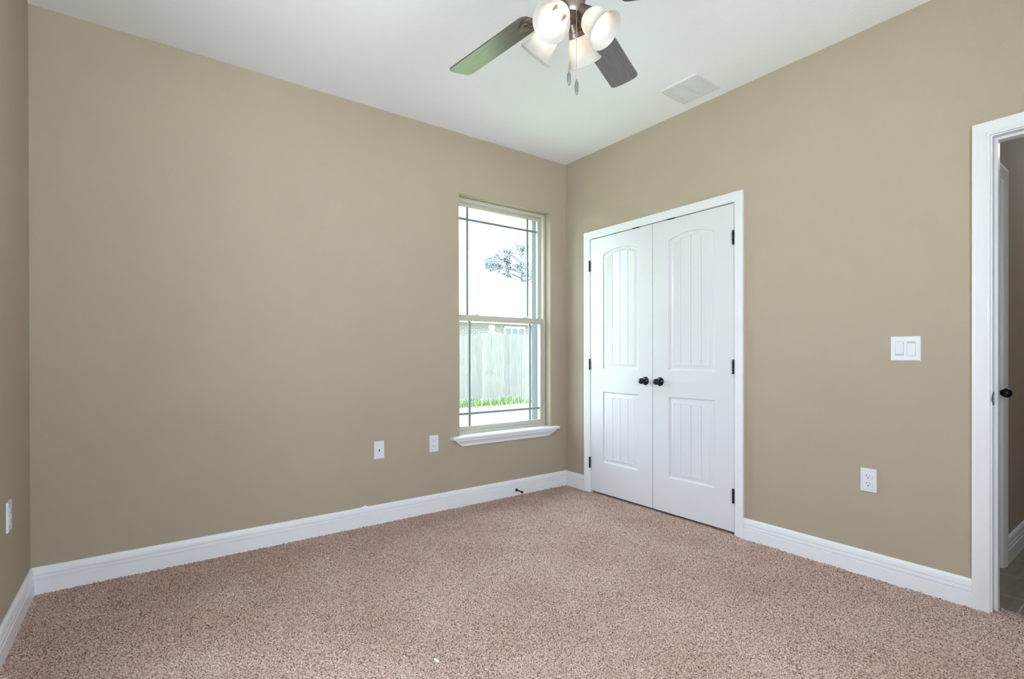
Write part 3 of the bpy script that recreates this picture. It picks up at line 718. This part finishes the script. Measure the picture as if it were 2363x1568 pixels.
# light kit
PHI, RHO, ZM, TILT, DM = 0.3773, 0.1367, 2.2188, 0.8332, 0.1321
R_ = DM / 2
SO = [(0.0295, 0.0), (0.0325, 0.004), (0.0400, 0.013), (0.0450, 0.026), (0.0465, 0.040), (0.0470, 0.054), (0.0500, 0.068), (0.0560, 0.081), (0.0625, 0.090), (R_, 0.0945)]
SI = [(r - 0.003, z + (0.0012 if i < 8 else 0.0)) for i, (r, z) in enumerate(SO)]
SHADE = SO + [(R_ - 0.0012, 0.0962)] + [(r, z) for r, z in SI[::-1]]
for k in range(4):
    a = PHI + k * PI / 2
    e = Vector((math.cos(a), math.sin(a), 0)); ax = e * math.cos(TILT) + Vector((0, 0, -math.sin(TILT)))
    mouth = Vector((HX, HYF, ZM)) + e * RHO
    M = axis_frame(mouth - ax * 0.0945, ax)
    b = MB(); b.lathe(SHADE, M, 48, caps=False)
    sh = b.build('lamp_shade', 'alabaster_glass', fan, smooth=50)
    b = MB(); b.lathe([(0, -0.064), (0.012, -0.064), (0.017, -0.055), (0.022, -0.047), (0.0245, -0.044), (0.0245, -0.036), (0.027, -0.032), (0.029, -0.016), (0.0315, -0.014), (0.0325, -0.002), (0.0335, 0.000), (0.0335, 0.003), (0.029, 0.003), (0.0255, 0.0), (0.0, 0.0)], M, 32)
    b.build('lamp_socket', 'aged_bronze', sh, smooth=40)
    b = MB(); b.lathe([(0.0, 0.0), (0.012, 0.001), (0.0125, 0.012), (0.0155, 0.020), (0.0185, 0.032), (0.0185, 0.044), (0.0155, 0.055), (0.010, 0.064), (0.0045, 0.070), (0.0, 0.072)], M, 24)
    b.build('light_bulb', 'lit_bulb', sh, smooth=50)
# pull chains
def chain(x, y, z0, z1, zf, hf, lab):
    b = MB(); n = int((z0 - z1) / 0.0042)
    for i in range(n):
        z = z0 - i * (z0 - z1) / n
        b.lathe([(0.0, z + 0.0017), (0.0013, z + 0.0009), (0.0017, z), (0.0013, z - 0.0009), (0.0, z - 0.0017)], Matrix.Translation((x, y, 0)), 6)
    b.tube([(x, y, z0), (x, y, z1 - 0.003)], 0.0006, 6)
    c = b.build('pull_chain', 'pewter_chain', fan, smooth=60)
    b = MB(); h = hf
    b.lathe([(0.0, zf), (0.0026, zf), (0.0028, zf - 0.003), (0.0036, zf - 0.005), (0.0062, zf - 0.14 * h - 0.004), (0.0072, zf - 0.45 * h), (0.0064, zf - 0.75 * h), (0.0044, zf - 0.94 * h), (0.003, zf - h), (0, zf - h)], Matrix.Translation((x, y, 0)), 10)
    f = b.build('chain_fob', 'smoked_crystal', c, smooth=20); f['label'] = lab
chain(-1.733, -1.910, 2.325, 2.094, 2.093, 0.048, 'grey crystal fob on the shorter chain')
chain(-1.7125, -1.9265, 2.385, 2.064, 2.063, 0.052, 'grey crystal fob on the longer chain')

# ------------------------------------------------------------------ outdoors
GZ = -0.14
b = MB(); b.add([(-60, 0.6, GZ), (90, 0.6, GZ), (90, 90, GZ), (-60, 90, GZ)], [(0, 1, 2, 3)])
tag(b.build('lawn', 'lawn_grass', recalc=False), 'bright green lawn between the window and the wooden fence', 'lawn', kind='stuff')
b = MB(); b.box((-30, -30, GZ + 0.002), (XL - 0.30, 0.25, GZ + 0.03)); b.box((XL - 0.30, -30, GZ + 0.002), (3.2, YF - 0.20, GZ + 0.03))  # unseen paving, added to throw light up onto the ceiling
tag(b.build('bounce_paving', 'pale_concrete'), 'unseen pale paving added outside the added windows to bounce daylight upward', 'bounce_paving', kind='structure')
FY = 7.6
fence = thing('privacy_fence', (5.0, FY, GZ), 'weathered grey wooden picket fence across the back lawn', 'fence')
pw = 0.140
for i in range(46):
    xc = 1.6 + i * (pw + 0.001)
    top = (max(1.58, 1.71 - 0.112 * (4.44 - xc)) if xc < 4.44 else max(1.678, 1.71 - 0.06 * (xc - 4.44))) + rnd.uniform(-0.006, 0.006); c = 0.008
    xa, xb = xc - pw / 2, xc + pw / 2
    o2 = [(xa, GZ), (xb, GZ), (xb, top - c), (xb - c, top), (xa + c, top), (xa, top - c)]
    b = MB(); yj = FY + rnd.uniform(-0.004, 0.004)
    b.add([(x, yj, z) for x, z in o2] + [(x, yj + 0.018, z) for x, z in o2], [tuple(range(6)), tuple(range(11, 5, -1))] + [(q, (q + 1) % 6, 6 + (q + 1) % 6, 6 + q) for q in range(6)])
    b.build('picket', 'weathered_picket', fence)
for zz in (0.15, 0.85, 1.45):
    b = MB(); b.box((1.5, FY + 0.024, zz - 0.045), (8.3, FY + 0.062, zz + 0.045)); b.build('rail', 'weathered_picket', fence)
b = MB(); r3 = random.Random(11)
for i in range(2600):
    x = r3.uniform(2.2, 7.2); y = FY - abs(r3.gauss(0.02, 0.22)) - 0.13
    hgt = r3.uniform(0.05, 0.30) * (0.35 + 0.65 * (0.5 + 0.5 * math.sin(x * 3.1) * math.sin(x * 1.3 + 1)))
    a = r3.uniform(0, 2 * PI); l = r3.uniform(0.02, 0.16); wv = 0.006
    p0 = Vector((x, y, GZ)); d = Vector((math.cos(a), math.sin(a) * 0.5 - 0.25, 0)) * l; s = Vector((-math.sin(a), math.cos(a), 0)) * wv
    b.add([p0 - s, p0 + s, p0 + d * 0.45 + Vector((0, 0, hgt * 0.75)) + s * 0.7, p0 + d * 0.45 + Vector((0, 0, hgt * 0.75)) - s * 0.7, p0 + d + Vector((0, 0, hgt))], [(0, 1, 2, 3), (3, 2, 4)])
tag(b.build('tall_grass', 'grass_blade', recalc=False), 'tufts of uncut grass growing along the foot of the fence', 'grass', kind='stuff')
# capped vent pipe behind the fence
vpx, vpy = 4.878, FY + 0.75
b = MB(); b.lathe([(0.0, GZ), (0.05, GZ), (0.05, 1.70), (0.080, 1.72), (0.086, 1.77), (0.078, 1.80), (0.05, 1.81), (0.045, 1.855), (0.078, 1.86), (0.088, 1.89), (0.078, 1.935), (0.045, 1.958), (0.0, 1.962)], Matrix.Translation((vpx, vpy, 0)), 24)
tag(b.build('vent_pipe', 'white_exterior_vinyl', smooth=40), 'white capped pipe standing up behind the fence', 'vent pipe')
# neighbour's house
HYY = 14.0
hs = thing('neighbour_house', (11.0, HYY, GZ), 'brick house with pale hipped roof behind the fence', 'house')
b = MB(); b.box((1.5, HYY, GZ), (20.5, HYY + 8.0, 2.62)); b.build('wall', 'brick_wall', hs)
b = MB(); ez = 2.58; RY = 18.0; RZ = 5.45; xr0, xr1 = 6.0, 10.35; ya, yb = HYY - 0.45, HYY + 8.45
vs = [(1.0, ya, ez), (21.3, ya, ez), (21.3, yb, ez), (1.0, yb, ez), (xr0, RY, RZ), (xr1, RY, RZ), (1.0, ya, ez - 0.15), (21.3, ya, ez - 0.15), (21.3, yb, ez - 0.15), (1.0, yb, ez - 0.15)]
b.add(vs, [(0, 1, 5, 4), (1, 2, 5), (2, 3, 4, 5), (3, 0, 4), (6, 7, 1, 0), (7, 8, 2, 1), (8, 9, 3, 2), (9, 6, 0, 3), (9, 8, 7, 6)])
b.build('roof', 'pale_shingles', hs)
wx0, wx1 = 9.33, 10.38
b = MB()
for k in range(4):
    xx = wx0 + k * (wx1 - wx0) / 3; b.box((xx - 0.03, HYY - 0.04, 1.03), (xx + 0.03, HYY + 0.02, 2.27))
b.box((wx0, HYY - 0.05, 0.95), (wx1, HYY + 0.02, 1.04)); b.box((wx0, HYY - 0.05, 2.26), (wx1, HYY + 0.02, 2.35))
wf = b.build('window', 'white_exterior_vinyl', hs)
b = MB(); b.box((wx0, HYY - 0.012, 1.0), (wx1, HYY - 0.004, 2.3)); b.build('pane', 'house_window_pane', wf)
# tree behind the house
tx, ty = 20.6, 27.5
tr_ = thing('leafy_tree', (tx, ty, GZ), 'leafy tree with haze in its pale colour, rising behind the neighbour roof', 'tree')
b = MB()
b.tube([(tx, ty, GZ), (tx + 0.1, ty, 2.5), (tx, ty + 0.1, 5.0), (tx + 0.1, ty, 8.4)], [0.28, 0.22, 0.16, 0.05], 10)
blobs = []
r4 = random.Random(21)
crown = [(17.19, 7.72), (17.64, 8.15), (18.11, 8.59), (18.61, 8.52), (19.01, 9.02), (19.45, 9.34), (19.21, 8.33), (19.86, 8.9), (20.36, 9.29), (20.86, 8.85), (21.37, 9.65), (21.98, 9.59), (18.42, 7.76), (19.82, 8.07), (20.65, 7.82), (21.5, 8.42), (17.83, 7.47), (22.15, 8.66)]
for i in range(54):
    if i < len(crown): q = Vector((crown[i][0], ty + r4.uniform(-0.8, 0.8), crown[i][1]))
    else:
        a = r4.uniform(0, 2 * PI); cz = r4.uniform(-1, 0.7); sr = math.sqrt(max(0, 1 - cz * cz)) * r4.uniform(0.45, 1.0)
        q = Vector((tx + 3.6 * sr * math.cos(a), ty + 3.2 * sr * math.sin(a), 6.6 + 2.5 * cz))
    zz = q.z; blobs.append((q, r4.uniform(0.45, 0.8)))
    b.tube([(tx, ty, max(2.0, zz - 0.7)), tuple(q)], [0.05, 0.012], 6)
b.build('trunk', 'tree_bark', tr_, smooth=50)
b = MB()
for q, s in blobs:
    for i in range(620):
        d = Vector((r4.gauss(0, 1), r4.gauss(0, 1), r4.gauss(0, 1))).normalized() * s * r4.uniform(0.25, 1.05)
        p = q + d; n1 = Vector((r4.gauss(0, 1), r4.gauss(0, 1), r4.gauss(0, 1))).normalized(); n2 = n1.orthogonal().normalized()
        l = r4.uniform(0.045, 0.085); wv = l * 0.5
        b.add([p - n1 * l, p + n2 * wv, p + n1 * l, p - n2 * wv], [(0, 1, 2, 3)])
b.build('foliage', 'hazed_tree_leaf', tr_, recalc=False)
